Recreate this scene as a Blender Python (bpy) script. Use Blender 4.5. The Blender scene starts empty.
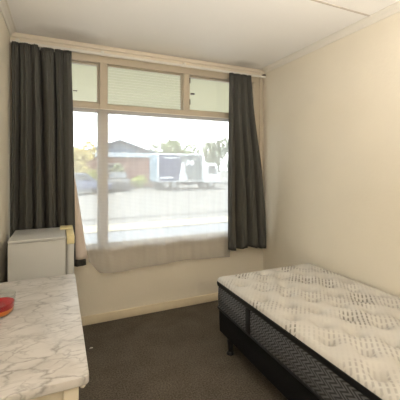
import bpy, bmesh, math, random
from mathutils import Vector, Matrix
random.seed(7)
PI = math.pi
scene = bpy.context.scene
COL = scene.collection

# ------------------------------------------------------------------ camera
cam_d = bpy.data.cameras.new('camera')
cam_d.sensor_width = 36.0
cam_d.lens = 315.0 / 400.0 * 36.0
cam_d.shift_y = -0.08
cam_d.clip_start = 0.02
cam_d.clip_end = 500
cam = bpy.data.objects.new('camera', cam_d)
cam.location = (0, 0, 1.335)
cam.rotation_euler = (PI / 2, 0, -math.atan(140 / 315))
COL.objects.link(cam)
scene.camera = cam

# ------------------------------------------------------------------ sky, sun, exposure
world = bpy.data.worlds.new('sky')
scene.world = world
world.use_nodes = True
bg = world.node_tree.nodes['Background']
bg.inputs['Color'].default_value = (0.93, 0.965, 1.0, 1)
bg.inputs['Strength'].default_value = 2.9
sun_d = bpy.data.lights.new('sun', 'SUN')
sun_d.energy = 7.0
sun_d.angle = 0.02
sun_d.color = (1.0, 0.95, 0.86)
sun = bpy.data.objects.new('sun', sun_d)
sun.rotation_euler = Vector((0.18, -0.55, -0.82)).to_track_quat('-Z', 'Y').to_euler()
COL.objects.link(sun)
vs = scene.view_settings
vs.view_transform = 'Standard'
vs.look = 'None'
vs.gamma = 1.0
vs.use_curve_mapping = False
vs.exposure = 1.08
FILL_STRENGTH = 114.0

# ------------------------------------------------------------------ materials
MATS = {}
def new_mat(name):
    m = bpy.data.materials.new(name); m.use_nodes = True
    nt = m.node_tree; b = nt.nodes['Principled BSDF']
    MATS[name] = m
    return m, nt, b
def N(nt, kind, **kw):
    n = nt.nodes.new(kind)
    for k, v in kw.items():
        if k in n.inputs: n.inputs[k].default_value = v
        else: setattr(n, k, v)
    return n
def L(nt, a, b): nt.links.new(a, b)
def math_n(nt, op, a, b=None, clamp=False):
    n = nt.nodes.new('ShaderNodeMath'); n.operation = op; n.use_clamp = clamp
    for i, v in enumerate((a, b)):
        if v is None: continue
        if isinstance(v, (int, float)): n.inputs[i].default_value = v
        else: nt.links.new(v, n.inputs[i])
    return n.outputs[0]
def mix_c(nt, fac, a, b):
    n = nt.nodes.new('ShaderNodeMix'); n.data_type = 'RGBA'
    if isinstance(fac, (int, float)): n.inputs[0].default_value = fac
    else: nt.links.new(fac, n.inputs[0])
    for i, v in ((6, a), (7, b)):
        if isinstance(v, tuple): n.inputs[i].default_value = (*v[:3], 1)
        else: nt.links.new(v, n.inputs[i])
    return n.outputs[2]
def ramp(nt, fac, stops):
    n = nt.nodes.new('ShaderNodeValToRGB')
    while len(n.color_ramp.elements) < len(stops): n.color_ramp.elements.new(0.5)
    for e, (p, c) in zip(n.color_ramp.elements, stops):
        e.position = p; e.color = (c, c, c, 1) if isinstance(c, (int, float)) else (*c, 1)
    nt.links.new(fac, n.inputs[0])
    return n.outputs[0]
def simple(name, col, rough=0.6, var=0.08, scale=6.0, bump=0.0, bscale=80.0, metal=0.0, spec=0.3, stretch=None):
    m, nt, b = new_mat(name)
    tc = N(nt, 'ShaderNodeTexCoord')
    src = tc.outputs['Object']
    if stretch:
        mp = N(nt, 'ShaderNodeMapping'); mp.inputs['Scale'].default_value = stretch
        L(nt, src, mp.inputs['Vector']); src = mp.outputs[0]
    nz = N(nt, 'ShaderNodeTexNoise', Scale=scale, Detail=4.0)
    L(nt, src, nz.inputs['Vector'])
    lo = tuple(c * (1 - var) for c in col); hi = tuple(min(1, c * (1 + var)) for c in col)
    L(nt, mix_c(nt, nz.outputs[0], lo, hi), b.inputs['Base Color'])
    b.inputs['Roughness'].default_value = rough
    b.inputs['Metallic'].default_value = metal
    b.inputs['Specular IOR Level'].default_value = spec
    if bump:
        n2 = N(nt, 'ShaderNodeTexNoise', Scale=bscale, Detail=3.0)
        L(nt, src, n2.inputs['Vector'])
        bp = N(nt, 'ShaderNodeBump', Strength=bump, Distance=0.01)
        L(nt, n2.outputs[0], bp.inputs['Height']); L(nt, bp.outputs[0], b.inputs['Normal'])
    return m

simple('wall_paint', (0.82, 0.75, 0.62), 0.55, 0.04, 3.0, 0.12, 45, spec=0.25)
simple('ceiling_paint', (0.95, 0.92, 0.87), 0.7, 0.03, 2.0, 0.06, 40)
simple('cornice_paint', (0.82, 0.77, 0.68), 0.5, 0.03, 4)
simple('batten_paint', (0.62, 0.55, 0.47), 0.6, 0.04, 6)
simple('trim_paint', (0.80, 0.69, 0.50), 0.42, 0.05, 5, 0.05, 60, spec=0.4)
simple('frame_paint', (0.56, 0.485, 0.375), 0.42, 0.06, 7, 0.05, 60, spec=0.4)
simple('rail_paint', (0.82, 0.74, 0.61), 0.45, 0.06, 6, spec=0.4)
simple('white_plastic', (0.82, 0.79, 0.72), 0.4, 0.03, 8)
simple('curtain_cloth', (0.090, 0.088, 0.079), 0.85, 0.08, 30, 0.25, 400, spec=0.15, stretch=(1, 1, 0.15))
simple('lining_cloth', (0.70, 0.60, 0.52), 0.85, 0.06, 30, 0.1, 400, spec=0.15)
simple('fridge_enamel', (0.56, 0.56, 0.54), 0.38, 0.03, 5, 0.05, 150, spec=0.45)
simple('fridge_seal', (0.33, 0.32, 0.29), 0.7, 0.06, 20)
simple('yellowed_plastic', (0.83, 0.73, 0.42), 0.45, 0.06, 12)
simple('table_paint', (0.70, 0.63, 0.50), 0.5, 0.05, 9)
simple('black_cloth', (0.008, 0.008, 0.009), 0.8, 0.2, 60, 0.2, 500, spec=0.2)
simple('black_band', (0.014, 0.014, 0.016), 0.6, 0.15, 60, 0.1, 300, spec=0.3)
simple('black_plastic', (0.015, 0.015, 0.016), 0.4, 0.1, 20)
simple('dark_metal', (0.22, 0.19, 0.16), 0.45, 0.15, 40, metal=0.6)
simple('red_jelly', (0.34, 0.003, 0.010), 0.35, 0.05, 10, spec=0.25)
simple('orange_jelly', (0.75, 0.20, 0.015), 0.4, 0.08, 10, spec=0.5)
simple('paper_scrap', (0.6, 0.56, 0.5), 0.8)
# outdoors
simple('asphalt', (0.085, 0.084, 0.081), 0.9, 0.08, 0.6, 0.1, 30)
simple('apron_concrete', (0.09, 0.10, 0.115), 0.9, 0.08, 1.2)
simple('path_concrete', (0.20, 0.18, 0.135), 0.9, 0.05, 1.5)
simple('kerb_dark', (0.07, 0.07, 0.07), 0.9, 0.1, 2)
simple('verandah_sheet', (0.80, 0.75, 0.56), 0.6, 0.05, 3)
simple('brick', (0.19, 0.085, 0.065), 0.85, 0.2, 2.5)
simple('roof_iron', (0.105, 0.145, 0.20), 0.8, 0.08, 1.5)
simple('white_board', (0.34, 0.38, 0.43), 0.6, 0.04, 2)
simple('truck_white', (0.52, 0.54, 0.56), 0.4, 0.03, 2)
simple('truck_navy', (0.032, 0.045, 0.105), 0.4, 0.1, 1)
simple('truck_rear_blue', (0.19, 0.27, 0.34), 0.45, 0.05, 2)
simple('truck_picture', (0.10, 0.12, 0.13), 0.5, 0.7, 2.2)
simple('print_white', (0.45, 0.47, 0.5), 0.5, 0.03, 3)
simple('tyre', (0.03, 0.03, 0.03), 0.8, 0.1, 10)
simple('wheel_rim', (0.22, 0.22, 0.22), 0.4, 0.05, 10, metal=0.3)
simple('chassis', (0.05, 0.05, 0.055), 0.7, 0.1, 5)
simple('car_glass', (0.05, 0.06, 0.07), 0.12, 0.05, 5, spec=0.6)
simple('car_blue', (0.11, 0.13, 0.20), 0.7, 0.04, 2, spec=0.2)
simple('car_grey', (0.06, 0.065, 0.07), 0.8, 0.04, 2, spec=0.15)
simple('bark', (0.16, 0.12, 0.08), 0.9, 0.2, 8)
for nm, c in (('leaf_yellow', (0.50, 0.41, 0.13)), ('leaf_green', (0.24, 0.28, 0.15)), ('leaf_lime', (0.42, 0.46, 0.10)), ('leaf_olive', (0.22, 0.245, 0.16))):
    simple(nm, c, 0.7, 0.35, 3.0)

def mk_glass():
    m, nt, b = new_mat('clear_glass')
    nt.nodes.remove(b)
    out = nt.nodes['Material Output']
    t = N(nt, 'ShaderNodeBsdfTransparent'); t.inputs['Color'].default_value = (0.96, 0.98, 0.97, 1)
    g = N(nt, 'ShaderNodeBsdfGlossy'); g.inputs['Roughness'].default_value = 0.03
    lw = N(nt, 'ShaderNodeLayerWeight', Blend=0.5)
    fac = math_n(nt, 'ADD', math_n(nt, 'MULTIPLY', math_n(nt, 'POWER', lw.outputs['Facing'], 4.0), 0.45), 0.03)
    mx = N(nt, 'ShaderNodeMixShader')
    L(nt, fac, mx.inputs[0]); L(nt, t.outputs[0], mx.inputs[1]); L(nt, g.outputs[0], mx.inputs[2])
    L(nt, mx.outputs[0], out.inputs['Surface'])
mk_glass()

def mk_sheer():
    m, nt, b = new_mat('sheer_voile')
    nt.nodes.remove(b)
    out = nt.nodes['Material Output']
    tc = N(nt, 'ShaderNodeTexCoord')
    # woven ribs: slightly denser lines across the cloth
    wv = N(nt, 'ShaderNodeTexWave', Scale=26.0, Distortion=0.4)
    wv.wave_type = 'BANDS'; wv.bands_direction = 'Z'
    L(nt, tc.outputs['Object'], wv.inputs['Vector'])
    nz = N(nt, 'ShaderNodeTexNoise', Scale=5.0)
    mp = N(nt, 'ShaderNodeMapping'); mp.inputs['Scale'].default_value = (6, 6, 0.3)
    L(nt, tc.outputs['Object'], mp.inputs['Vector']); L(nt, mp.outputs[0], nz.inputs['Vector'])
    dens = math_n(nt, 'ADD', math_n(nt, 'MULTIPLY', wv.outputs['Fac'], 0.05), math_n(nt, 'MULTIPLY', nz.outputs[0], 0.08))
    dens = math_n(nt, 'ADD', dens, SHEER_DENSITY)
    t = N(nt, 'ShaderNodeBsdfTransparent')
    d = N(nt, 'ShaderNodeBsdfDiffuse'); d.inputs['Color'].default_value = (0.72, 0.68, 0.64, 1)
    tr = N(nt, 'ShaderNodeBsdfTranslucent'); tr.inputs['Color'].default_value = (0.76, 0.75, 0.75, 1)
    m1 = N(nt, 'ShaderNodeMixShader'); m1.inputs[0].default_value = 0.62
    L(nt, d.outputs[0], m1.inputs[1]); L(nt, tr.outputs[0], m1.inputs[2])
    m2 = N(nt, 'ShaderNodeMixShader')
    L(nt, dens, m2.inputs[0]); L(nt, t.outputs[0], m2.inputs[1]); L(nt, m1.outputs[0], m2.inputs[2])
    L(nt, m2.outputs[0], out.inputs['Surface'])
SHEER_DENSITY = 0.46
mk_sheer()

def mk_verandah():
    m = MATS['verandah_sheet']; nt = m.node_tree; b = nt.nodes['Principled BSDF']
    tr = N(nt, 'ShaderNodeBsdfTranslucent'); tr.inputs['Color'].default_value = (0.5, 0.5, 0.36, 1)
    mx = N(nt, 'ShaderNodeMixShader'); mx.inputs[0].default_value = 0.12
    L(nt, b.outputs[0], mx.inputs[1]); L(nt, tr.outputs[0], mx.inputs[2])
    L(nt, mx.outputs[0], nt.nodes['Material Output'].inputs['Surface'])
mk_verandah()

def mk_slat():
    m = simple('slat_plastic', (0.86, 0.83, 0.72), 0.5, 0.03, 8); nt = m.node_tree; b = nt.nodes['Principled BSDF']
    tr = N(nt, 'ShaderNodeBsdfTranslucent'); tr.inputs['Color'].default_value = (0.92, 0.90, 0.78, 1)
    mx = N(nt, 'ShaderNodeMixShader'); mx.inputs[0].default_value = 0.55
    L(nt, b.outputs[0], mx.inputs[1]); L(nt, tr.outputs[0], mx.inputs[2])
    L(nt, mx.outputs[0], nt.nodes['Material Output'].inputs['Surface'])
mk_slat()

def mk_carpet():
    m, nt, b = new_mat('carpet')
    tc = N(nt, 'ShaderNodeTexCoord')
    n1 = N(nt, 'ShaderNodeTexNoise', Scale=110.0, Detail=3.0); L(nt, tc.outputs['Object'], n1.inputs['Vector'])
    n2 = N(nt, 'ShaderNodeTexNoise', Scale=5.0, Detail=4.0); L(nt, tc.outputs['Object'], n2.inputs['Vector'])
    f = math_n(nt, 'ADD', math_n(nt, 'MULTIPLY', n1.outputs[0], 0.75), math_n(nt, 'MULTIPLY', n2.outputs[0], 0.25))
    c = mix_c(nt, ramp(nt, f, [(0.36, 0.0), (0.64, 1.0)]), (0.066, 0.054, 0.042), (0.165, 0.138, 0.108))
    L(nt, c, b.inputs['Base Color'])
    b.inputs['Roughness'].default_value = 0.95; b.inputs['Specular IOR Level'].default_value = 0.1
    bp = N(nt, 'ShaderNodeBump', Strength=0.6, Distance=0.006)
    L(nt, n1.outputs[0], bp.inputs['Height']); L(nt, bp.outputs[0], b.inputs['Normal'])
mk_carpet()

def mk_marble():
    m, nt, b = new_mat('marbled_laminate')
    tc = N(nt, 'ShaderNodeTexCoord')
    mp = N(nt, 'ShaderNodeMapping'); mp.inputs['Rotation'].default_value = (0, 0, 0.75); mp.inputs['Scale'].default_value = (1.0, 1.9, 1.0)
    L(nt, tc.outputs['Object'], mp.inputs['Vector'])
    wn = N(nt, 'ShaderNodeTexNoise', Scale=6.0, Detail=5.0, Roughness=0.6); L(nt, mp.outputs[0], wn.inputs['Vector'])
    off = N(nt, 'ShaderNodeVectorMath'); off.operation = 'MULTIPLY_ADD'
    L(nt, wn.outputs['Color'], off.inputs[0]); off.inputs[1].default_value = (0.16, 0.16, 0.16); L(nt, mp.outputs[0], off.inputs[2])
    def crack(scale, w):
        vo = N(nt, 'ShaderNodeTexVoronoi', Scale=scale); vo.feature = 'DISTANCE_TO_EDGE'; L(nt, off.outputs[0], vo.inputs['Vector'])
        return ramp(nt, vo.outputs['Distance'], [(0.0, 1.0), (w * 0.35, 0.55), (w, 0.0)])
    nz2 = N(nt, 'ShaderNodeTexNoise', Scale=9.0, Detail=3.0); L(nt, tc.outputs['Object'], nz2.inputs['Vector'])
    msk = ramp(nt, nz2.outputs[0], [(0.42, 0.05), (0.58, 1.0)])
    msk2 = ramp(nt, nz2.outputs[0], [(0.40, 1.0), (0.56, 0.0)])
    vein = math_n(nt, 'MAXIMUM', math_n(nt, 'MULTIPLY', crack(8.0, 0.085), msk), math_n(nt, 'MULTIPLY', math_n(nt, 'MULTIPLY', crack(15.0, 0.09), msk2), 0.75))
    cloud = N(nt, 'ShaderNodeTexNoise', Scale=7.0, Detail=5.0); L(nt, off.outputs[0], cloud.inputs['Vector'])
    base = mix_c(nt, ramp(nt, cloud.outputs[0], [(0.40, 0.0), (0.72, 1.0)]), (0.56, 0.53, 0.495), (0.45, 0.42, 0.385))
    L(nt, mix_c(nt, math_n(nt, 'MULTIPLY', vein, 0.66), base, (0.16, 0.145, 0.13)), b.inputs['Base Color'])
    b.inputs['Roughness'].default_value = 0.38; b.inputs['Specular IOR Level'].default_value = 0.35
mk_marble()

def mk_ticking():
    """knitted mattress top: cream with diagonal grey dashes in diamond patches"""
    m, nt, b = new_mat('mattress_ticking')
    tc = N(nt, 'ShaderNodeTexCoord')
    mp = N(nt, 'ShaderNodeMapping'); mp.inputs['Rotation'].default_value = (0, 0, math.radians(-47))
    L(nt, tc.outputs['Object'], mp.inputs['Vector'])
    sp = N(nt, 'ShaderNodeSeparateXYZ'); L(nt, mp.outputs[0], sp.inputs[0])
    u, v = sp.outputs[0], sp.outputs[1]
    cols = ramp(nt, math_n(nt, 'FRACT', math_n(nt, 'MULTIPLY', v, 1 / 0.023)), [(0.0, 0.0), (0.30, 0.0), (0.45, 1.0), (0.70, 1.0), (0.85, 0.0)])
    dash = ramp(nt, math_n(nt, 'FRACT', math_n(nt, 'MULTIPLY', u, 1 / 0.032)), [(0.0, 0.0), (0.10, 0.0), (0.22, 1.0), (0.85, 1.0), (0.97, 0.0)])
    nj = N(nt, 'ShaderNodeTexNoise', Scale=7.0); L(nt, tc.outputs['Object'], nj.inputs['Vector'])
    uu = math_n(nt, 'ADD', math_n(nt, 'MULTIPLY', u, 1 / 0.26), math_n(nt, 'MULTIPLY', nj.outputs[0], 0.9))
    cu = math_n(nt, 'FLOOR', uu); fu = math_n(nt, 'FRACT', uu)
    vv = math_n(nt, 'ADD', math_n(nt, 'MULTIPLY', v, 1 / 0.15), math_n(nt, 'MULTIPLY', cu, 0.5))
    cv = math_n(nt, 'FLOOR', vv)
    cb = N(nt, 'ShaderNodeCombineXYZ'); L(nt, cu, cb.inputs[0]); L(nt, cv, cb.inputs[1])
    wn = N(nt, 'ShaderNodeTexWhiteNoise'); wn.noise_dimensions = '2D'; L(nt, cb.outputs[0], wn.inputs[0])
    patch = ramp(nt, wn.outputs[0], [(0.0, 0.15), (0.30, 0.22), (0.36, 0.45), (0.66, 0.5), (0.71, 1.0), (1.0, 1.0)])
    fade = ramp(nt, fu, [(0.0, 0.06), (0.12, 0.16), (0.24, 1.0), (0.60, 1.0), (0.74, 0.2), (1.0, 0.06)])
    k = math_n(nt, 'MULTIPLY', math_n(nt, 'MULTIPLY', cols, dash), math_n(nt, 'MULTIPLY', patch, fade))
    nz = N(nt, 'ShaderNodeTexNoise', Scale=5.0, Detail=2.0); L(nt, tc.outputs['Object'], nz.inputs['Vector'])
    base = mix_c(nt, nz.outputs[0], (0.62, 0.60, 0.56), (0.52, 0.485, 0.425))
    L(nt, mix_c(nt, math_n(nt, 'MULTIPLY', k, 0.86), base, (0.20, 0.185, 0.165)), b.inputs['Base Color'])
    b.inputs['Roughness'].default_value = 0.9; b.inputs['Specular IOR Level'].default_value = 0.15
    n3 = N(nt, 'ShaderNodeTexNoise', Scale=160.0); L(nt, tc.outputs['Object'], n3.inputs['Vector'])
    bp = N(nt, 'ShaderNodeBump', Strength=0.3, Distance=0.004); L(nt, n3.outputs[0], bp.inputs['Height']); L(nt, bp.outputs[0], b.inputs['Normal'])
mk_ticking()

def mk_border():
    """grey woven mattress border with slanted black ribs"""
    m, nt, b = new_mat('border_weave')
    tc = N(nt, 'ShaderNodeTexCoord'); sp = N(nt, 'ShaderNodeSeparateXYZ'); L(nt, tc.outputs['Object'], sp.inputs[0])
    run = math_n(nt, 'ADD', sp.outputs[0], sp.outputs[1])
    zig = math_n(nt, 'ABSOLUTE', math_n(nt, 'SUBTRACT', math_n(nt, 'FRACT', math_n(nt, 'MULTIPLY', sp.outputs[2], 1 / 0.045)), 0.5))
    ph = math_n(nt, 'FRACT', math_n(nt, 'ADD', math_n(nt, 'MULTIPLY', run, 1 / 0.030), math_n(nt, 'MULTIPLY', zig, 2.6)))
    s = ramp(nt, ph, [(0.0, 0.0), (0.3, 0.0), (0.5, 1.0), (0.8, 1.0), (1.0, 0.0)])
    L(nt, mix_c(nt, s, (0.040, 0.042, 0.047), (0.17, 0.175, 0.19)), b.inputs['Base Color'])
    b.inputs['Roughness'].default_value = 0.75
mk_border()

def mk_fill_light():  # glow of the added, unseen uplighter
    m, nt, b = new_mat('fill_diffuser')
    b.inputs['Base Color'].default_value = (0.9, 0.88, 0.82, 1)
    b.inputs['Emission Color'].default_value = (1.0, 0.96, 0.91, 1)
    b.inputs['Emission Strength'].default_value = FILL_STRENGTH
mk_fill_light()

def mk_ceiling_patches():
    """soft-edged grey patches on the ceiling sheet above both curtains"""
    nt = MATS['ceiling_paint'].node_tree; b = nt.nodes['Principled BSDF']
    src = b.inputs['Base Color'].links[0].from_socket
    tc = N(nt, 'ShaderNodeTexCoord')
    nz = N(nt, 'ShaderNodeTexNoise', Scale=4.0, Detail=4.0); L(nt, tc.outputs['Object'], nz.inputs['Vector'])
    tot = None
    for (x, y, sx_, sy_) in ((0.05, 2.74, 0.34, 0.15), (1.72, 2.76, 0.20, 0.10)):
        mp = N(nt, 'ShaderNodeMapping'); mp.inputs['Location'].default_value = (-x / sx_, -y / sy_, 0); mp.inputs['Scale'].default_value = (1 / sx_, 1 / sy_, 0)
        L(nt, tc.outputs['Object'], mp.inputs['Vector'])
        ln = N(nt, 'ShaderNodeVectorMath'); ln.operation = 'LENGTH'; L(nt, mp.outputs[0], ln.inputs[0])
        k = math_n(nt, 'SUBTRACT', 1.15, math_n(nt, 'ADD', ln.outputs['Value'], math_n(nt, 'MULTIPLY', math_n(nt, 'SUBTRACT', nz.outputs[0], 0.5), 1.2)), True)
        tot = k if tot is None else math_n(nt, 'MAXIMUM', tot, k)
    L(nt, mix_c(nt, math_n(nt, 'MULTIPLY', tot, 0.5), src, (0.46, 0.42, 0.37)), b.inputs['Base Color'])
mk_ceiling_patches()

# ------------------------------------------------------------------ mesh helpers
def link(name, mesh, mat, parent=None):
    o = bpy.data.objects.new(name, mesh); COL.objects.link(o)
    if mat and not mesh.materials: mesh.materials.append(MATS[mat])
    if parent is not None: o.parent = parent
    return o
def finish(name, bm, mat, parent=None, smooth=None):
    me = bpy.data.meshes.new(name)
    bmesh.ops.recalc_face_normals(bm, faces=bm.faces[:])
    bm.to_mesh(me); bm.free()
    if smooth is not None:
        for p in me.polygons: p.use_smooth = True
        try: me.set_sharp_from_angle(angle=math.radians(smooth))
        except Exception: pass
    return link(name, me, mat, parent)
def add_box(bm, x0, x1, y0, y1, z0, z1):
    vs_ = [bm.verts.new((x, y, z)) for z in (z0, z1) for y in (y0, y1) for x in (x0, x1)]
    for f in ((0, 1, 3, 2), (4, 6, 7, 5), (0, 4, 5, 1), (2, 3, 7, 6), (0, 2, 6, 4), (1, 5, 7, 3)):
        bm.faces.new([vs_[i] for i in f])
    return vs_
def box(name, x0, x1, y0, y1, z0, z1, mat, parent=None, bev=0.0, seg=2):
    bm = bmesh.new(); add_box(bm, x0, x1, y0, y1, z0, z1)
    if bev:
        bmesh.ops.bevel(bm, geom=bm.edges[:], offset=bev, segments=seg, affect='EDGES', profile=0.5)
    return finish(name, bm, mat, parent, 40 if bev else None)
def add_tube(bm, p0, p1, r0, r1=None, seg=12):
    r1 = r0 if r1 is None else r1
    p0, p1 = Vector(p0), Vector(p1); d = (p1 - p0)
    M = Matrix.Translation((p0 + p1) / 2) @ d.to_track_quat('Z', 'Y').to_matrix().to_4x4()
    bmesh.ops.create_cone(bm, cap_ends=True, segments=seg, radius1=r0, radius2=r1, depth=d.length, matrix=M)
def tube(name, p0, p1, r0, mat, parent=None, r1=None, seg=12):
    bm = bmesh.new(); add_tube(bm, p0, p1, r0, r1, seg)
    return finish(name, bm, mat, parent, 40)
def lathe(name, prof, c, mat, parent=None, seg=32, closed=False):
    bm = bmesh.new(); rings = []
    for r, z in prof:
        if r < 1e-6: rings.append([bm.verts.new((c[0], c[1], c[2] + z))])
        else: rings.append([bm.verts.new((c[0] + r * math.cos(2 * PI * i / seg), c[1] + r * math.sin(2 * PI * i / seg), c[2] + z)) for i in range(seg)])
    pairs = list(zip(rings, rings[1:]))
    if closed: pairs.append((rings[-1], rings[0]))
    for a, b_ in pairs:
        for i in range(seg):
            j = (i + 1) % seg
            if len(a) == 1 and len(b_) == 1: continue
            if len(a) == 1: bm.faces.new((a[0], b_[i], b_[j]))
            elif len(b_) == 1: bm.faces.new((a[i], a[j], b_[0]))
            else: bm.faces.new((a[i], a[j], b_[j], b_[i]))
    return finish(name, bm, mat, parent, 50)
def prism_xz(name, pts, y0, y1, mat, parent=None, bev=0.0):
    bm = bmesh.new()
    a = [bm.verts.new((x, y0, z)) for x, z in pts]; b_ = [bm.verts.new((x, y1, z)) for x, z in pts]
    bm.faces.new(a); bm.faces.new(b_[::-1])
    for i in range(len(pts)):
        j = (i + 1) % len(pts); bm.faces.new((a[i], b_[i], b_[j], a[j]))
    if bev: bmesh.ops.bevel(bm, geom=bm.edges[:], offset=bev, segments=2, affect='EDGES', profile=0.5)
    return finish(name, bm, mat, parent, 35 if bev else None)
def rounded_rect(x0, x1, y0, y1, r, n=8):
    pts = []
    for cx, cy, a0 in ((x1 - r, y1 - r, 0), (x0 + r, y1 - r, 90), (x0 + r, y0 + r, 180), (x1 - r, y0 + r, 270)):
        for i in range(n + 1):
            a = math.radians(a0 + 90 * i / n); pts.append((cx + r * math.cos(a), cy + r * math.sin(a)))
    return pts
def loft(name, sections, mat, parent=None, cap=True, smooth=40):
    """sections: list of (pts2d, z)"""
    bm = bmesh.new(); rings = [[bm.verts.new((x, y, z)) for x, y in p] for p, z in sections]
    n = len(rings[0])
    for a, b_ in zip(rings, rings[1:]):
        for i in range(n):
            j = (i + 1) % n; bm.faces.new((a[i], a[j], b_[j], b_[i]))
    if cap: bm.faces.new(rings[0][::-1]); bm.faces.new(rings[-1])
    return finish(name, bm, mat, parent, smooth)
def empty(name, loc=(0, 0, 0), rz=0):
    o = bpy.data.objects.new(name, None); COL.objects.link(o); o.location = loc; o.rotation_euler.z = rz
    o.empty_display_size = 0.1
    return o
def tag(o, label, cat, group=None, kind=None):
    o['label'] = label; o['category'] = cat
    if group: o['group'] = group
    if kind: o['kind'] = kind
    return o
def struct(o, label, cat):
    o['kind'] = 'structure'; o['label'] = label; o['category'] = cat
    return o

# ------------------------------------------------------------------ room shell
XL, XR, YB, YR, ZC = -0.352, 2.018, 2.847, -1.30, 2.40
WT = 0.13
OX0, OX1, OZ0, OZ1 = -0.335, 1.955, 0.622, 2.305     # window opening
struct(box('floor', XL - WT, XR + WT, YR - WT, YB + WT, -0.10, 0.0, 'carpet'), 'dark brown short pile carpet covering the floor', 'floor')
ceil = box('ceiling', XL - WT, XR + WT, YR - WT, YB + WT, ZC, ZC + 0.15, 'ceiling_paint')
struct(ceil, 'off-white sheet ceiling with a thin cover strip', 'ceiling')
for y in (1.53, 0.33, -0.87):
    box('cover_strip', XL, XR, y - 0.006, y + 0.006, ZC - 0.005, ZC + 0.002, 'batten_paint', ceil)
bm = bmesh.new()
add_box(bm, XL - WT, OX0, YB, YB + WT, 0, ZC); add_box(bm, OX1, XR + WT, YB, YB + WT, 0, ZC)
add_box(bm, OX0, OX1, YB, YB + WT, 0, OZ0); add_box(bm, OX0, OX1, YB, YB + WT, OZ1, ZC)
struct(finish('wall_back', bm, 'wall_paint'), 'cream painted wall around the wide window', 'wall')
struct(box('wall_right', XR, XR + WT, YR, YB, 0, ZC, 'wall_paint'), 'plain cream painted wall beside the bed', 'wall')
struct(box('wall_left', XL - WT, XL, YR, YB, 0, ZC, 'wall_paint'), 'cream painted wall beside the table and fridge', 'wall')
struct(box('wall_front', XL - WT, XR + WT, YR - WT, YR, 0, ZC, 'wall_paint'), 'cream painted wall opposite the window', 'wall')
# baseboards
def baseboard(name, x0, x1, y0, y1, lab):
    struct(box(name, x0, x1, y0, y1, 0, 0.075, 'trim_paint', bev=0.004), lab, 'baseboard')
baseboard('baseboard_back', XL, XR, YB - 0.017, YB, 'cream painted baseboard under the window')
baseboard('baseboard_right', XR - 0.015, XR, YR, YB - 0.017, 'cream painted baseboard behind the bed')
baseboard('baseboard_left', XL, XL + 0.015, YR, YB - 0.017, 'cream painted baseboard behind the table')
# cornices
def cornice(name, axis, s, pos, a0, a1, lab):
    bm = bmesh.new(); prof = [(0, 0), (0, -0.048), (0.008, -0.048), (0.015, -0.026), (0.034, -0.007), (0.045, -0.005), (0.045, 0)]
    rs = []
    for a in (a0, a1):
        rs.append([bm.verts.new((pos + s * d, a, ZC + h) if axis == 'y' else (a, pos + s * d, ZC + h)) for d, h in prof])
    n = len(prof)
    for i in range(n): bm.faces.new((rs[0][i], rs[1][i], rs[1][(i + 1) % n], rs[0][(i + 1) % n]))
    bm.faces.new(rs[0]); bm.faces.new(rs[1][::-1])
    struct(finish(name, bm, 'cornice_paint'), lab, 'cornice')
cornice('trim_1', 'y', -1, XR, YR, YB - 0.03, 'white cornice along the top of the right wall')
cornice('trim_2', 'y', 1, XL, YR, YB - 0.03, 'cornice along the top of the left wall')
# timber head board and picture ledge above the window
hb = empty('trim_3', (0.8, YB, 2.36)); struct(hb, 'cream timber head board above the window', 'trim')
def part_box(parent, name, x0, x1, y0, y1, z0, z1, mat, bev=0.0):
    o = box(name, x0, x1, y0, y1, z0, z1, mat, None, bev); o.parent = parent
    o.matrix_parent_inverse = Matrix.Translation(-Vector(parent.location)); return o
part_box(hb, 'board', XL, XR, YB - 0.020, YB + 0.004, 2.315, 2.394, 'rail_paint', 0.003)
part_box(hb, 'ledge', XL, XR - 0.01, YB - 0.040, YB - 0.019, 2.352, 2.372, 'rail_paint', 0.004)

# ------------------------------------------------------------------ window
win = empty('window_1', (0, 0, 0)); struct(win, 'wide cream framed window with three top lights', 'window')
FY0, FY1 = YB - 0.012, YB + 0.09
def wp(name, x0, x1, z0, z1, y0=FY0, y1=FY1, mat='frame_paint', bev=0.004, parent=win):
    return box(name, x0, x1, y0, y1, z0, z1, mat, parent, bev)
wp('head', OX0, OX1, 2.245, OZ1)
wp('jamb', OX0, -0.275, OZ0, 2.245); wp('jamb', 1.89, OX1, OZ0, 2.245)
wp('bottom_rail', -0.275, 1.89, OZ0, 0.660)
wp('mullion', 0.313, 0.376, 0.660, 2.245, FY0 - 0.004)
wp('mullion', 1.087, 1.149, 1.892, 2.245)
wp('transom', -0.275, 0.313, 1.832, 1.892); wp('transom', 0.376, 1.89, 1.832, 1.892)
wp('sill', OX0, OX1 + 0.01, 0.598, 0.623, YB - 0.022, YB + 0.05)
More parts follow.
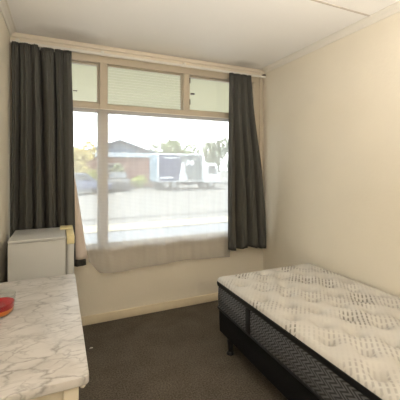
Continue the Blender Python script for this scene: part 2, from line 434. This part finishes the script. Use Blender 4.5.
# architrave beside the right corner
wp('architrave', 1.958, 2.004, 0.63, 2.31, YB - 0.018, YB + 0.002)
GY = YB + 0.045
def pane(x0, x1, z0, z1):
    return box('pane', x0, x1, GY, GY + 0.004, z0, z1, 'clear_glass', win)
def beads(x0, x1, z0, z1, w=0.014):
    wp('glazing_bead', x0, x1, z0, z0 + w, GY - 0.016, GY + 0.012, bev=0.002)
    wp('glazing_bead', x0, x1, z1 - w, z1, GY - 0.016, GY + 0.012, bev=0.002)
    wp('glazing_bead', x0, x0 + w, z0 + w, z1 - w, GY - 0.016, GY + 0.012, bev=0.002)
    wp('glazing_bead', x1 - w, x1, z0 + w, z1 - w, GY - 0.016, GY + 0.012, bev=0.002)
for x0, x1, z0, z1 in ((-0.275, 0.313, 0.660, 1.832), (0.376, 1.89, 0.660, 1.832)):
    pane(x0, x1, z0, z1); beads(x0, x1, z0, z1)
for i, (x0, x1) in enumerate(((-0.275, 0.313), (0.376, 1.087), (1.149, 1.89))):
    z0, z1 = 1.892, 2.245
    if i == 1:
        pane(x0, x1, z0, z1); beads(x0, x1, z0, z1, 0.010)
        n = 14
        sl = None
        for k in range(n):                       # thin pale slats across the middle top light
            z = z0 + 0.020 + (z1 - z0 - 0.034) * k / (n - 1)
            if sl is None:
                bm = bmesh.new()
                vv = [(0.012, -0.010, -0.003), (0.012, 0.000, 0.0003), (0.012, 0.010, 0.002)]
                ra = [bm.verts.new((x0 + 0.012, p[1], p[2] + t)) for t in (0, 0.0012) for p in vv]
                rb = [bm.verts.new((x1 - 0.012, p[1], p[2] + t)) for t in (0, 0.0012) for p in vv]
                order = [0, 1, 2, 5, 4, 3]
                for q in range(6):
                    a, b_ = order[q], order[(q + 1) % 6]; bm.faces.new((ra[a], rb[a], rb[b_], ra[b_]))
                bm.faces.new([ra[q] for q in order]); bm.faces.new([rb[q] for q in order[::-1]])
                sl = finish('slat', bm, 'slat_plastic', win)
                sl.location = (0, GY - 0.022, z)
            else:
                c = sl.copy(); COL.objects.link(c); c.parent = win; c.location = (0, GY - 0.022, z)
    else:
        sash = empty('sash', (0, 0, 0)); sash.parent = win
        w = 0.017
        for a in ((x0 + .003, x1 - .003, z0 + .003, z0 + w), (x0 + .003, x1 - .003, z1 - w, z1 - .003), (x0 + .003, x0 + w, z0 + w, z1 - w), (x1 - w, x1 - .003, z0 + w, z1 - w)):
            wp('sash_rail', *a, y0=GY - 0.022, y1=GY + 0.02, bev=0.002, parent=sash)
        box('pane', x0 + w, x1 - w, GY, GY + 0.004, z0 + w, z1 - w, 'clear_glass', sash)
        if i == 2:
            for zz in (1.955, 2.165):
                wp('hinge', x0 - 0.004, x0 + 0.020, zz, zz + 0.055, GY - 0.035, GY - 0.020, 'dark_metal', 0.003, sash)
            wp('latch', x0 + 0.022, x0 + 0.060, 2.055, 2.070, GY - 0.045, GY - 0.020, 'dark_metal', 0.003, sash)
        else:
            wp('latch', 0.10, 0.135, 1.985, 1.993, GY - 0.035, GY - 0.020, 'dark_metal', 0.003, sash)

# ------------------------------------------------------------------ curtain track
ctrk = empty('curtain_track', (0.8, YB - 0.06, 2.30))
tag(ctrk, 'long white curtain track fixed above the window', 'curtain track')
part_box(ctrk, 'rail', XL + 0.004, XR - 0.012, YB - 0.072, YB - 0.056, 2.292, 2.312, 'white_plastic', 0.003)
for x in (-0.30, 0.33, 1.08, 1.99):
    part_box(ctrk, 'bracket', x - 0.012, x + 0.012, YB - 0.070, YB - 0.019, 2.312, 2.330, 'dark_metal' if x > 1.5 else 'white_plastic', 0.002)

# ------------------------------------------------------------------ curtains
def cloth_sheet(name, fx, fy, ztop, zbot, mat, parent, nu=160, nv=40, thick=0.003):
    """fx(u, v) and fy(u, v) with u along the width, v from top to hem; ztop, zbot may be functions of u"""
    zt = ztop if callable(ztop) else (lambda u: ztop)
    zb = zbot if callable(zbot) else (lambda u: zbot)
    bm = bmesh.new(); g = []
    for j in range(nv + 1):
        v = j / nv
        g.append([bm.verts.new((fx(i / nu, v), fy(i / nu, v), zt(i / nu) + (zb(i / nu) - zt(i / nu)) * v)) for i in range(nu + 1)])
    for j in range(nv):
        for i in range(nu): bm.faces.new((g[j][i], g[j + 1][i], g[j + 1][i + 1], g[j][i + 1]))
    o = finish(name, bm, mat, parent, 180)
    if thick:
        s = o.modifiers.new('thickness', 'SOLIDIFY'); s.thickness = thick; s.offset = 0
    return o
def smooth01(t): t = max(0, min(1, t)); return t * t * (3 - 2 * t)

# left curtain: bunched, two drops meeting in a deep fold
CY0 = YB - 0.085
lc = empty('curtain', (-0.13, CY0, 2.29))
tag(lc, 'dark grey-brown curtain bunched at the left side of the window behind the fridge', 'curtain')
folds_l = [(0.00, 0.0)]
def lx(u, v):
    right = 0.084 + 0.016 * smooth01(v / 0.4) + 0.012 * smooth01((v - 0.4) / 0.4) + 0.085 * smooth01((v - 0.78) / 0.22)
    left = -0.338 + 0.004 * math.sin(v * 5)
    x = left + (right - left) * u
    return x - lc.location.x
def ly(u, v):
    gather = 1 - smooth01(v / 0.10)
    a = 0.026 + 0.012 * smooth01(v / 0.5)
    f = 6.0
    ph = 2 * PI * f * (u + 0.035 * math.sin(6 * u + 1.2 * v) + 0.018 * math.sin(17 * u))
    y = a * (1 - 2 * abs(math.sin(ph / 2)) ** 0.8) + 0.25 * a * math.sin(2.3 * ph + 1 + v)
    if u > 0.80:                                   # the leading edge lies flat
        y *= 1 - 0.75 * smooth01((u - 0.80) / 0.1) * smooth01(v / 0.35)
    y = y * (1 - 0.55 * gather) + gather * 0.007 * math.sin(2 * PI * 26 * u)
    y += 0.042 * math.exp(-((u - 0.46 - 0.05 * v) / 0.022) ** 2) * smooth01(v / 0.04 + 0.3) * (1 - 0.5 * v)
    return y - 0.012
cl = cloth_sheet('cloth', lx, ly, lambda u: 0.0 if u < 0.455 else -0.013, lambda u: -1.755, 'curtain_cloth', lc, 220, 44)
def hx(u, v): return lx(u, 0) * 0.995
cloth_sheet('heading_tape', lambda u, v: lx(u, 0.0), lambda u, v: ly(u, 0.0) - 0.0035, lambda u: -0.022 if u < 0.455 else -0.035, lambda u: -0.030 if u < 0.455 else -0.043, 'curtain_cloth', lc, 220, 2, 0.002)
for k, u in enumerate((0.05, 0.16, 0.27, 0.38, 0.455, 0.58, 0.70, 0.82, 0.95)):
    bm = bmesh.new(); x = lx(u, 0)
    add_box(bm, x - 0.004, x + 0.004, 0.0, 0.012, -0.03, 0.006)
    if k == 4: add_box(bm, x - 0.008, x + 0.008, -0.030, 0.010, -0.012, 0.006)
    finish('hook', bm, 'white_plastic', lc)
# turned-back leading edge that shows the pale lining
flap = cloth_sheet('lining', lambda u, v: 0.106 + 0.008 * v + (0.004 + 0.088 * v) * u - lc.location.x,
                   lambda u, v: -0.030 - 0.012 * math.sin(u * 4) * v - 0.02 * v, -1.03, -1.69, 'lining_cloth', lc, 12, 20, 0.003)
flap['label'] = 'pale lining turned out at the leading edge'

rc = empty('curtain', (1.72, CY0, 2.29))
tag(rc, 'dark grey curtain gathered at the right side of the window by the corner', 'curtain')
def rx(u, v):
    left = 1.545 - 0.020 * smooth01(v / 0.8)
    right = 1.797 + 0.085 * smooth01(v / 0.55) + 0.085 * smooth01((v - 0.3) / 0.7)
    return left + (right - left) * u - rc.location.x
def ry(u, v):
    gather = 1 - smooth01(v / 0.08)
    a = 0.020 + 0.024 * smooth01(v / 0.7)
    ph = 2 * PI * 3.6 * (u + 0.025 * math.sin(5 * u + 2 * v))
    y = a * (1 - 2 * abs(math.sin((ph + 0.6) / 2)) ** 0.8) + 0.2 * a * math.sin(2.1 * ph + 2 * v)
    return y * (1 - 0.6 * gather) + gather * 0.006 * math.sin(2 * PI * 18 * u) - 0.008
cloth_sheet('cloth', rx, ry, -0.004, lambda u: -1.762 - 0.018 * u - 0.012 * math.sin(u * 9), 'curtain_cloth', rc, 160, 44)
cloth_sheet('heading_tape', lambda u, v: rx(u, 0.0), lambda u, v: ry(u, 0.0) - 0.0035, -0.026, -0.036, 'curtain_cloth', rc, 160, 2, 0.002)
for u in (0.05, 0.28, 0.5, 0.72, 0.95):
    bm = bmesh.new(); x = rx(u, 0); add_box(bm, x - 0.004, x + 0.004, 0.0, 0.012, -0.03, 0.006)
    finish('hook', bm, 'white_plastic', rc)

# sheer net curtain on a wire below the transom
sc = empty('sheer_curtain', (0.85, YB - 0.03, 1.85))
tag(sc, 'white sheer net curtain hanging over the lower window panes', 'net curtain')
def sx(u, v):
    left = 0.07 + 0.02 * smooth01(v / 0.6) + 0.13 * smooth01((v - 0.62) / 0.38)
    right = 1.60 - 0.03 * v
    return left + (right - left) * u - sc.location.x
def sy(u, v):
    a = 0.003 + 0.004 * v
    y = 0.3 * a * math.sin(2 * PI * 11 * u + 2.0 * math.sin(5 * u)) + 0.2 * a * math.sin(2 * PI * 19 * u + 1) + 1.6 * a * math.sin(2 * PI * 3.3 * u + v)
    return y - 0.012 * smooth01(v / 0.15) - 0.018 * v
def szb(u):
    return -1.405 + 0.105 * math.exp(-(u / 0.045) ** 2) - 0.012 * math.sin(u * 6.5 + 0.6)
cloth_sheet('cloth', sx, sy, -0.012, szb, 'sheer_voile', sc, 200, 50, 0)
cloth_sheet('hem', lambda u, v: sx(u, 1.0), lambda u, v: sy(u, 1.0) - 0.002, lambda u: szb(u) + 0.030, szb, 'sheer_voile', sc, 200, 2, 0)
wire = tube('curtain_wire', (-0.26, YB - 0.030, 1.842), (1.88, YB - 0.030, 1.842), 0.0025, 'white_plastic', seg=8)
tag(wire, 'thin white curtain wire stretched under the window transom', 'curtain wire')

# ------------------------------------------------------------------ fridge
FZ = 0.874
fr = empty('bar_fridge', (-0.11, 2.51, 0)); tag(fr, 'small white bar fridge standing in the corner behind the table', 'fridge')
def fp(name, x0, x1, y0, y1, z0, z1, mat, bev=0.0): return part_box(fr, name, x0, x1, y0 - 0.025, y1 - 0.025, z0, z1, mat, bev)
fp('body', -0.302, 0.034, 2.335, 2.715, 0.03, FZ - 0.022, 'fridge_enamel', 0.004)
fp('top_panel', -0.304, 0.036, 2.332, 2.718, FZ - 0.021, FZ, 'fridge_enamel', 0.007)
fp('door_seal', 0.034, 0.046, 2.342, 2.708, 0.05, FZ - 0.012, 'fridge_seal', 0.002)
dr = fp('door', 0.047, 0.088, 2.333, 2.717, 0.045, FZ - 0.004, 'fridge_enamel', 0.008)
fp('hinge_cover', 0.000, 0.090, 2.60, 2.719, FZ - 0.003, FZ + 0.010, 'yellowed_plastic', 0.004)
fp('corner_cap', 0.042, 0.0915, 2.3295, 2.719, FZ - 0.055, FZ + 0.004, 'yellowed_plastic', 0.007)
for x in (-0.27, 0.0):
    for y in (2.35, 2.65):
        o = tube('foot', (x, y, 0), (x, y, 0.032), 0.018, 'black_plastic'); o.parent = fr; o.matrix_parent_inverse = Matrix.Translation(-fr.location)

# ------------------------------------------------------------------ table
tb = empty('side_table', (-0.13, 1.41, 0)); tag(tb, 'white marbled table with cream legs against the left wall', 'table')
def rel(o, p):
    o.parent = p; o.matrix_parent_inverse = Matrix.Translation(-Vector(p.location)); return o
TZ = 0.75; TX0, TX1, TY0, TY1 = XL + 0.004, 0.076, 0.938, 1.882
rr = lambda d, r: rounded_rect(TX0 + d, TX1 - d, TY0 + d, TY1 - d, r, 6)
rel(loft('tabletop', [(rr(0.003, 0.012), TZ - 0.026), (rr(0, 0.015), TZ - 0.023), (rr(0, 0.015), TZ - 0.004), (rr(0.0015, 0.014), TZ - 0.001), (rr(0.004, 0.012), TZ)], 'marbled_laminate'), tb)
part_box(tb, 'apron', TX0 + 0.03, TX1 - 0.042, TY0 + 0.020, TY0 + 0.038, 0.62, TZ - 0.026, 'table_paint', 0.002)
part_box(tb, 'apron', TX0 + 0.03, TX1 - 0.042, TY1 - 0.038, TY1 - 0.020, 0.62, TZ - 0.026, 'table_paint', 0.002)
part_box(tb, 'apron', TX1 - 0.060, TX1 - 0.042, TY0 + 0.038, TY1 - 0.038, 0.62, TZ - 0.026, 'table_paint', 0.002)
part_box(tb, 'apron', TX0 + 0.01, TX0 + 0.028, TY0 + 0.038, TY1 - 0.038, 0.62, TZ - 0.026, 'table_paint', 0.002)
for x in (TX0 + 0.008, TX1 - 0.068):
    for y in (TY0 + 0.008, TY1 - 0.048):
        part_box(tb, 'leg', x, x + 0.040, y, y + 0.040, 0.0, TZ - 0.026, 'table_paint', 0.004)
o = lathe('edge_knob', [(0, -0.011), (0.006, -0.010), (0.009, -0.004), (0.009, 0.004), (0.005, 0.009), (0, 0.010)], (TX1 - 0.016, TY0 + 0.030, TZ - 0.036), 'white_plastic', None, 16)
rel(o, tb)

# glass bowl of red and orange
bx, by = -0.228, 1.475
gb = empty('glass_bowl', (bx, by, TZ)); tag(gb, 'small clear glass bowl holding a red layer over orange on the marbled table', 'bowl')
lathe('bowl', [(0, 0.0), (0.046, 0.0), (0.056, 0.010), (0.060, 0.030), (0.064, 0.078), (0.0625, 0.079), (0.0585, 0.030), (0.0545, 0.012), (0.045, 0.003), (0, 0.003)], (0, 0, 0), 'clear_glass', gb)
lathe('orange_layer', [(0, 0.004), (0.044, 0.004), (0.0535, 0.013), (0.0575, 0.027), (0, 0.027)], (0, 0, 0), 'orange_jelly', gb)
lathe('red_layer', [(0, 0.0272), (0.0576, 0.0272), (0.0580, 0.034), (0.0592, 0.046), (0.054, 0.047), (0.045, 0.044), (0, 0.044)], (0, 0, 0), 'red_jelly', gb)

# ------------------------------------------------------------------ bed
BX0, BX1, BY0, BY1 = 1.093, 2.010, 0.246, 2.146
bb = empty('bed_base', (1.535, 1.185, 0)); tag(bb, 'black upholstered bed base on short legs under the mattress', 'bed base')
rb = lambda d, r: rounded_rect(BX0 + d, BX1 - d, BY0 + d, BY1 - d, r, 6)
rel(loft('box_base', [(rb(0.014, 0.03), 0.104), (rb(0.008, 0.035), 0.110), (rb(0.004, 0.04), 0.20), (rb(0.004, 0.04), 0.262), (rb(0.010, 0.035), 0.270)], 'black_cloth'), bb)
for x in (BX0 + 0.026, BX1 - 0.05):
    for y in (BY0 + 0.17, (BY0 + BY1) / 2, BY1 - 0.165):
        lg = rel(lathe('leg', [(0, 0.022), (0.016, 0.022), (0.019, 0.040), (0.024, 0.108), (0, 0.108)], (x, y, 0), 'black_plastic', None, 14), bb)
        ft = lathe('foot', [(0, 0.0), (0.026, 0.0), (0.028, 0.006), (0.022, 0.016), (0.012, 0.024), (0, 0.024)], (x, y, 0), 'black_plastic', None, 14)
        ft.parent = lg; ft.matrix_parent_inverse = lg.matrix_parent_inverse.copy()
        ft.matrix_parent_inverse = (Matrix.Translation(bb.location) @ lg.matrix_parent_inverse @ Matrix.Translation((0, 0, 0))).inverted()

mt = empty('mattress', (1.535, 1.185, 0.271)); tag(mt, 'single mattress with quilted cream top and grey black border on the bed base', 'mattress')
rel(loft('border', [(rb(0.006, 0.04), 0.272), (rb(0.0, 0.04), 0.285), (rb(-0.003, 0.04), 0.36), (rb(0.0, 0.04), 0.442)], 'border_weave'), mt)
def ring(name, z0, z1, out, mat):
    rel(loft(name, [(rb(0.01, 0.03), z0), (rb(-out * 0.7, 0.04), z0 + (z1 - z0) * .15), (rb(-out, 0.04), (z0 + z1) / 2), (rb(-out * 0.7, 0.04), z1 - (z1 - z0) * .15), (rb(0.01, 0.03), z1)], mat, None, name != 'top_band', 60), mt)
ring('bottom_piping', 0.271, 0.289, 0.007, 'black_band')
ring('top_band', 0.438, 0.494, 0.009, 'black_band')
st = [(1.705, BX0 - 0.006), (0.62, BX0 - 0.006)]
for y, x in st:
    part_box(mt, 'strap', x, x + 0.010, y - 0.026, y + 0.026, 0.288, 0.440, 'black_band', 0.002)
# quilted top
hx_, hy_ = (BX1 - BX0) / 2, (BY1 - BY0) / 2
cx_, cy_ = (BX0 + BX1) / 2, (BY0 + BY1) / 2
tufts = []
SX, SY = 0.187, 0.230
row = 0; y = -hy_ + 0.10
while y < hy_ - 0.05:
    x = -hx_ + (0.095 if row % 2 == 0 else 0.19)
    while x < hx_ - 0.05:
        tufts.append((x, y)); x += SX
    y += SY / 2 * 1.15; row += 1
bm = bmesh.new(); nx, ny = 110, 220; g = []
for j in range(ny + 1):
    r_ = []
    for i in range(nx + 1):
        # denser towards the rim
        px = hx_ * (2 * i / nx - 1); py = hy_ * (2 * j / ny - 1)
        rc_ = 0.04; ex, ey = abs(px) - (hx_ - rc_), abs(py) - (hy_ - rc_)
        if ex > 0 and ey > 0:
            m_ = max(ex, ey); dl = math.hypot(ex, ey); k = m_ / dl
            sxn, syn = (1 if px > 0 else -1), (1 if py > 0 else -1)
            px = sxn * (hx_ - rc_ + ex * k); py = syn * (hy_ - rc_ + ey * k); d = rc_ - m_
        else:
            d = min(hx_ - abs(px), hy_ - abs(py))
        z = 0.493 + 0.028 * math.sqrt(max(0, 1 - (1 - min(1, d / 0.085)) ** 2))
        dip = 0
        for tx, ty in tufts:
            q = (px - tx) ** 2 + (py - ty) ** 2
            if q < 0.03: dip = max(dip, 0.5 * math.exp(-q / (2 * 0.034 ** 2)) + 0.5 * math.exp(-q / (2 * 0.016 ** 2)))
        z -= 0.066 * dip * min(1, d / 0.06)
        z += 0.003 * math.sin(px * 34) * math.sin(py * 33) * min(1, d / 0.05)
        if d < 1e-6: z = 0.489
        r_.append(bm.verts.new((px, py, z - 0.271)))
    g.append(r_)
for j in range(ny):
    for i in range(nx): bm.faces.new((g[j][i], g[j][i + 1], g[j + 1][i + 1], g[j + 1][i]))
tp = finish('quilted_top', bm, 'mattress_ticking', mt, 180)
tp['label'] = 'cream quilted top with grey dashes'

# small scrap on the carpet by the table
bm = bmesh.new(); 
o = prism_xz('paper_scrap', [(-0.012, 0), (-0.004, 0.004), (0.006, 0.003), (0.012, 0.0)], -0.006, 0.006, 'paper_scrap')
o.location = (0.212, 2.46, 0.001); tag(o, 'tiny pale scrap lying on the carpet beside the bar fridge', 'scrap')

# added uplighter, unseen behind the camera, to brighten ceiling and upper walls
lp = empty('fill_uplighter', (0.72, -0.10, 0)); tag(lp, 'low white uplighter added out of view as ceiling fill light', 'fill light')
lathe('base', [(0, 0), (0.14, 0), (0.14, 0.012), (0.03, 0.025), (0, 0.025)], (0, 0, 0), 'white_plastic', lp, 32)
tube('pole', (0, 0, 0.02), (0, 0, 0.90), 0.012, 'white_plastic', lp, seg=12)
lathe('shade', [(0, 0.89), (0.05, 0.895), (0.14, 0.930), (0.205, 1.062), (0.210, 1.062), (0.145, 0.920), (0.05, 0.88), (0, 0.875)], (0, 0, 0), 'white_plastic', lp, 36)
lathe('diffuser', [(0.16 * math.sin(PI / 2 * k / 8), 0.965 + 0.10 * math.cos(PI / 2 * k / 8)) for k in range(9)] + [(0, 0.96)], (0, 0, 0), 'fill_diffuser', lp, 36)

# ------------------------------------------------------------------ outdoors
GZ = -0.45
def ground(name, x0, x1, y0, y1, z0, z1, mat, lab, cat):
    struct(box(name, x0, x1, y0, y1, z0, z1, mat), lab, cat)
ground('yard', -80, 160, 10.15, 200, GZ - 0.3, GZ, 'asphalt', 'pale sunlit asphalt yard outside the window', 'yard')
ground('footpath', -80, 160, 9.1, 10.15, GZ - 0.3, GZ + 0.015, 'path_concrete', 'bright concrete path crossing the yard', 'path')
ground('apron', -80, 160, YB + WT, 9.1, GZ - 0.3, GZ - 0.01, 'apron_concrete', 'blue-grey concrete apron outside the window', 'apron')
ground('kerb', -80, 160, 11.3, 11.55, GZ, GZ + 0.02, 'kerb_dark', 'grey kerb strip beyond the bright path', 'kerb')
# sloping translucent verandah roof
bm = bmesh.new()
pr = [(YB + WT, 2.60), (5.25, 2.31), (5.25, 2.322), (YB + WT, 2.612)]
ra = [bm.verts.new((-5.0, y, z)) for y, z in pr]; rb_ = [bm.verts.new((9.0, y, z)) for y, z in pr]
bm.faces.new(ra); bm.faces.new(rb_[::-1])
for i in range(4): bm.faces.new((ra[i], rb_[i], rb_[(i + 1) % 4], ra[(i + 1) % 4]))
vr = finish('verandah_roof', bm, 'verandah_sheet'); struct(vr, 'pale green verandah roof outside the top lights', 'roof')
struct(box('verandah_beam', -5, 9, 5.14, 5.20, 2.20, 2.30, 'white_board'), 'white beam carrying the verandah roof edge', 'beam')
for k, x in enumerate((-3.0, 6.5)):
    struct(box('verandah_post', x - 0.05, x + 0.05, 5.12, 5.22, GZ, 2.20, 'white_board'), 'white post holding up the verandah beam at the ' + ('left' if k == 0 else 'right'), 'post')
# outer wall of the building on both sides of the room
struct(box('wall_outer_left', -7, XL - WT, YB + 0.02, YB + WT, GZ, 2.65, 'wall_paint'), 'outside wall of the building left of the room', 'wall')
struct(box('wall_outer_right', XR + WT, 11, YB + 0.02, YB + WT, GZ, 2.65, 'wall_paint'), 'outside wall of the building right of the room', 'wall')

# wheels
def wheel(parent, x, y, r, w):
    bm = bmesh.new(); add_tube(bm, (0, -w / 2, 0), (0, w / 2, 0), r, None, 24)
    o = finish('wheel', bm, 'tyre', parent, 40); o.location = (x, y, r)
    bm = bmesh.new(); add_tube(bm, (0, -w / 2 - 0.01, 0), (0, w / 2 + 0.01, 0), r * 0.58, None, 18)
    finish('hub', bm, 'wheel_rim', o, 40)
    return o
# truck: rear to the left, cab to the right; origin at rear near corner on the ground
tk = empty('box_truck', (7.18, 24.6, GZ)); tag(tk, 'box truck with white cab and navy picture side parked in the yard', 'truck')
TL, TW, TH0, TH1 = 4.05, 2.40, 0.62, 2.98
box('cargo_box', 0, TL, 0, TW, TH0, TH1, 'truck_white', tk, 0.03)
box('side_panel', 0.12, 1.98, -0.02, 0.0, TH0 + 0.10, TH1 - 0.12, 'truck_navy', tk)
pic = box('picture_panel', 1.98, TL - 0.12, -0.02, 0.0, TH0 + 0.10, TH1 - 0.12, 'truck_picture', tk)
prism_xz('white_wedge', [(1.80, 0.74), (2.62, 0.74), (2.35, 1.9), (2.30, 2.3), (2.10, 2.3)], -0.030, -0.021, 'print_white', tk)
prism_xz('printed_figure', [(2.45, 1.9), (2.75, 2.1), (3.0, 1.95), (3.25, 2.15), (3.1, 2.5), (2.8, 2.35), (2.55, 2.5)], -0.030, -0.021, 'print_white', tk)
box('printed_stripe', 0.55, 1.9, -0.030, -0.021, 2.58, 2.70, 'print_white', tk)
box('printed_stripe', 0.2, 1.35, -0.030, -0.021, 0.92, 1.08, 'print_white', tk)
box('rear_door', -0.03, 0.0, 0.06, 1.0, TH0 + 0.05, TH1 - 0.08, 'truck_rear_blue', tk)
box('rear_door', -0.03, 0.0, 1.02, TW - 0.06, TH0 + 0.05, TH1 - 0.08, 'truck_rear_blue', tk)
box('chassis', -0.05, 5.2, 0.25, TW - 0.25, 0.45, 0.66, 'chassis', tk)
box('side_guard', 1.9, 3.2, 0.10, 0.16, 0.34, 0.62, 'chassis', tk)
box('rear_bumper', -0.12, -0.02, 0.15, TW - 0.15, 0.42, 0.58, 'chassis', tk)
cab = prism_xz('cab', [(4.12, 0.50), (5.62, 0.50), (5.66, 1.15), (5.42, 2.10), (5.30, 2.22), (4.18, 2.22), (4.12, 2.15)], 0.08, TW - 0.08, 'truck_white', tk, 0.05)
prism_xz('door_window', [(4.62, 1.28), (5.40, 1.28), (5.22, 1.98), (4.62, 1.98)], 0.060, 0.085, 'car_glass', cab)
box('windscreen', 0, 0.02, 0.2, TW - 0.2, 0, 0.80, 'car_glass', cab).matrix_basis = Matrix.Translation((5.60, 0, 1.25)) @ Matrix.Rotation(-0.26, 4, 'Y')
box('bumper', 5.60, 5.74, 0.10, TW - 0.10, 0.42, 0.66, 'truck_white', tk, 0.02)
box('headlamp', 5.60, 5.68, 0.14, 0.44, 0.72, 0.88, 'wheel_rim', tk, 0.02)
box('mirror', 5.46, 5.58, -0.16, -0.04, 1.45, 1.85, 'black_plastic', tk, 0.02)
tube('mirror_arm', (5.50, 0.10, 1.80), (5.52, -0.08, 1.80), 0.015, 'black_plastic', tk)
for x in (0.75, 1.5, 4.85):
    for y in (0.22, TW - 0.22): wheel(tk, x, y, 0.40, 0.24)

# parked cars
def car(name, loc, rz, mat, lab):
    c = empty(name, loc, rz); tag(c, lab, 'car')
    prism_xz('body', [(0.0, 0.32), (4.2, 0.32), (4.25, 0.62), (4.1, 0.82), (3.1, 0.92), (0.25, 0.95), (0.0, 0.85)], -0.82, 0.82, mat, c, 0.06)
    cb = prism_xz('cabin', [(0.35, 0.92), (3.15, 0.92), (2.45, 1.42), (0.85, 1.45)], -0.70, 0.70, mat, c, 0.05)
    for s in (-1, 1):
        y0, y1 = (-0.715, -0.695) if s < 0 else (0.695, 0.715)
        prism_xz('side_window', [(0.70, 0.98), (1.65, 0.98), (1.65, 1.36), (0.95, 1.37)], y0, y1, 'car_glass', cb)
        prism_xz('side_window', [(1.73, 0.98), (2.85, 0.98), (2.38, 1.34), (1.73, 1.36)], y0, y1, 'car_glass', cb)
    prism_xz('windscreen', [(3.08, 0.99), (3.10, 1.01), (2.58, 1.39), (2.56, 1.37)], -0.60, 0.60, 'car_glass', cb)
    box('bumper', 4.15, 4.30, -0.78, 0.78, 0.34, 0.52, 'chassis', c, 0.02)
    box('bumper', -0.08, 0.06, -0.78, 0.78, 0.36, 0.54, 'chassis', c, 0.02)
    for s in (-1, 1):
        box('lamp', 4.12, 4.24, s * 0.66 - 0.13, s * 0.66 + 0.13, 0.62, 0.74, 'wheel_rim', c, 0.01)
        for x in (0.80, 3.35): wheel(c, x, s * 0.70, 0.32, 0.20)
    return c
car('parked_car', (-0.95, 23.0, GZ), 0.10, 'car_blue', 'blue car parked at the far left behind the window mullion')
car('parked_car', (4.55, 28.3, GZ), -PI / 2 - 0.12, 'car_grey', 'dark grey car parked in front of the brick house')

# house
hs = empty('house', (5.15, 30.5, GZ)); tag(hs, 'low brick house with dark blue gable roof across the yard', 'house')
HW = 3.25
box('wall', -HW, HW, 0, 9, 0, 2.9, 'brick', hs)
prism_xz('gable', [(-HW - 0.1, 3.2), (HW + 0.1, 3.2), (0, 4.25)], -0.02, 0.12, 'roof_iron', hs)
box('fascia', -HW - 0.5, HW + 0.5, -0.55, -0.15, 2.80, 3.22, 'white_board', hs)
for s in (-1, 1):
    bm = bmesh.new()
    a = [(0, 4.45), (s * (HW + 0.6), 3.16), (s * (HW + 0.6), 3.06), (0, 4.34)]
    r0 = [bm.verts.new((x, -0.6, z)) for x, z in a]; r1 = [bm.verts.new((x, 9.4, z)) for x, z in a]
    bm.faces.new(r0); bm.faces.new(r1[::-1])
    for i in range(4): bm.faces.new((r0[i], r1[i], r1[(i + 1) % 4], r0[(i + 1) % 4]))
    finish('roof_slope', bm, 'roof_iron', hs)
for x in (-0.45,):
    w = box('window', x - 0.6, x + 0.6, -0.05, 0.02, 1.0, 2.2, 'white_board', hs)
    for k in (0, 1): box('window_pane', x - 0.53 + 0.55 * k, x - 0.02 + 0.55 * k, -0.06, -0.045, 1.07, 2.13, 'car_glass', w)

# trees and bushes
def foliage(name, loc, rx_, ry_, rz_, h, mat, lab, n=1400, leaf=0.16, group=None, trunk=True):
    t = empty(name, loc); tag(t, lab, 'tree' if trunk else 'bush', group)
    bm = bmesh.new()
    blobs = [(random.uniform(-.55, .55), random.uniform(-.55, .55), random.uniform(-.5, .55), random.uniform(.35, .6)) for _ in range(9)]
    for _ in range(n):
        b_ = random.choice(blobs)
        d = Vector((random.gauss(0, 1), random.gauss(0, 1), random.gauss(0, 1))).normalized() * b_[3] * random.uniform(0.75, 1.0)
        p = Vector(((b_[0] + d.x) * rx_, (b_[1] + d.y) * ry_, h + (b_[2] + d.z) * rz_))
        if p.z < 0.03: p.z = 0.03 + random.random() * 0.1
        a = Vector((random.gauss(0, 1), random.gauss(0, 1), random.gauss(0, 1))).normalized()
        c = a.orthogonal().normalized(); e = a.cross(c)
        s = leaf * random.uniform(0.6, 1.3)
        vs4 = [bm.verts.new(p + c * s), bm.verts.new(p + e * s * 0.45), bm.verts.new(p - c * s), bm.verts.new(p - e * s * 0.45)]
        bm.faces.new(vs4)
    finish('foliage', bm, mat, t)
    bm = bmesh.new()
    add_tube(bm, (0, 0, 0), (0.05 * rx_, 0, h), 0.07 + 0.03 * rz_, 0.05, 8)
    for k in range(4):
        a = k * 1.7; add_tube(bm, (0, 0, h * 0.55), (rx_ * 0.5 * math.cos(a), ry_ * 0.5 * math.sin(a), h + rz_ * 0.3), 0.05, 0.02, 6)
    finish('trunk' if trunk else 'stems', bm, 'bark', t, 60)
    return t
foliage('yellow_tree', (1.5, 27.6, GZ), 1.25, 1.0, 1.9, 2.4, 'leaf_yellow', 'yellow leaved tree beside the left curtain, in front of the house')
foliage('green_shrub', (4.8, 29.3, GZ), 0.8, 0.7, 1.2, 1.6, 'leaf_green', 'green upright shrub against the brick house wall', 900, 0.13, None, False)
foliage('lime_bush', (6.5, 28.3, GZ), 0.75, 0.6, 0.6, 0.6, 'leaf_lime', 'lime yellow bush between the grey car and the truck', 800, 0.11, None, False)
foliage('lime_bush', (2.75, 29.2, GZ), 0.8, 0.6, 0.9, 0.9, 'leaf_lime', 'lime yellow bush behind the window mullion', 800, 0.12, None, False)
G = 'trees behind the truck'
foliage('backdrop_tree', (13.6, 36.0, GZ), 2.6, 2.0, 2.2, 3.2, 'leaf_green', 'round green tree rising behind the middle of the truck', 1800, 0.22, G)
foliage('backdrop_tree', (17.2, 34.0, GZ), 1.8, 1.8, 2.6, 3.2, 'leaf_olive', 'olive green tree rising behind the truck cab', 1600, 0.2, G)
foliage('backdrop_tree', (20.0, 33.0, GZ), 1.7, 1.8, 2.4, 3.0, 'leaf_green', 'green tree right of the truck cab beside the right curtain', 1600, 0.2, G)
foliage('backdrop_tree', (11.0, 40.0, GZ), 2.2, 2.0, 2.2, 3.0, 'leaf_olive', 'distant olive tree between the house and the truck roof', 1500, 0.22, G)
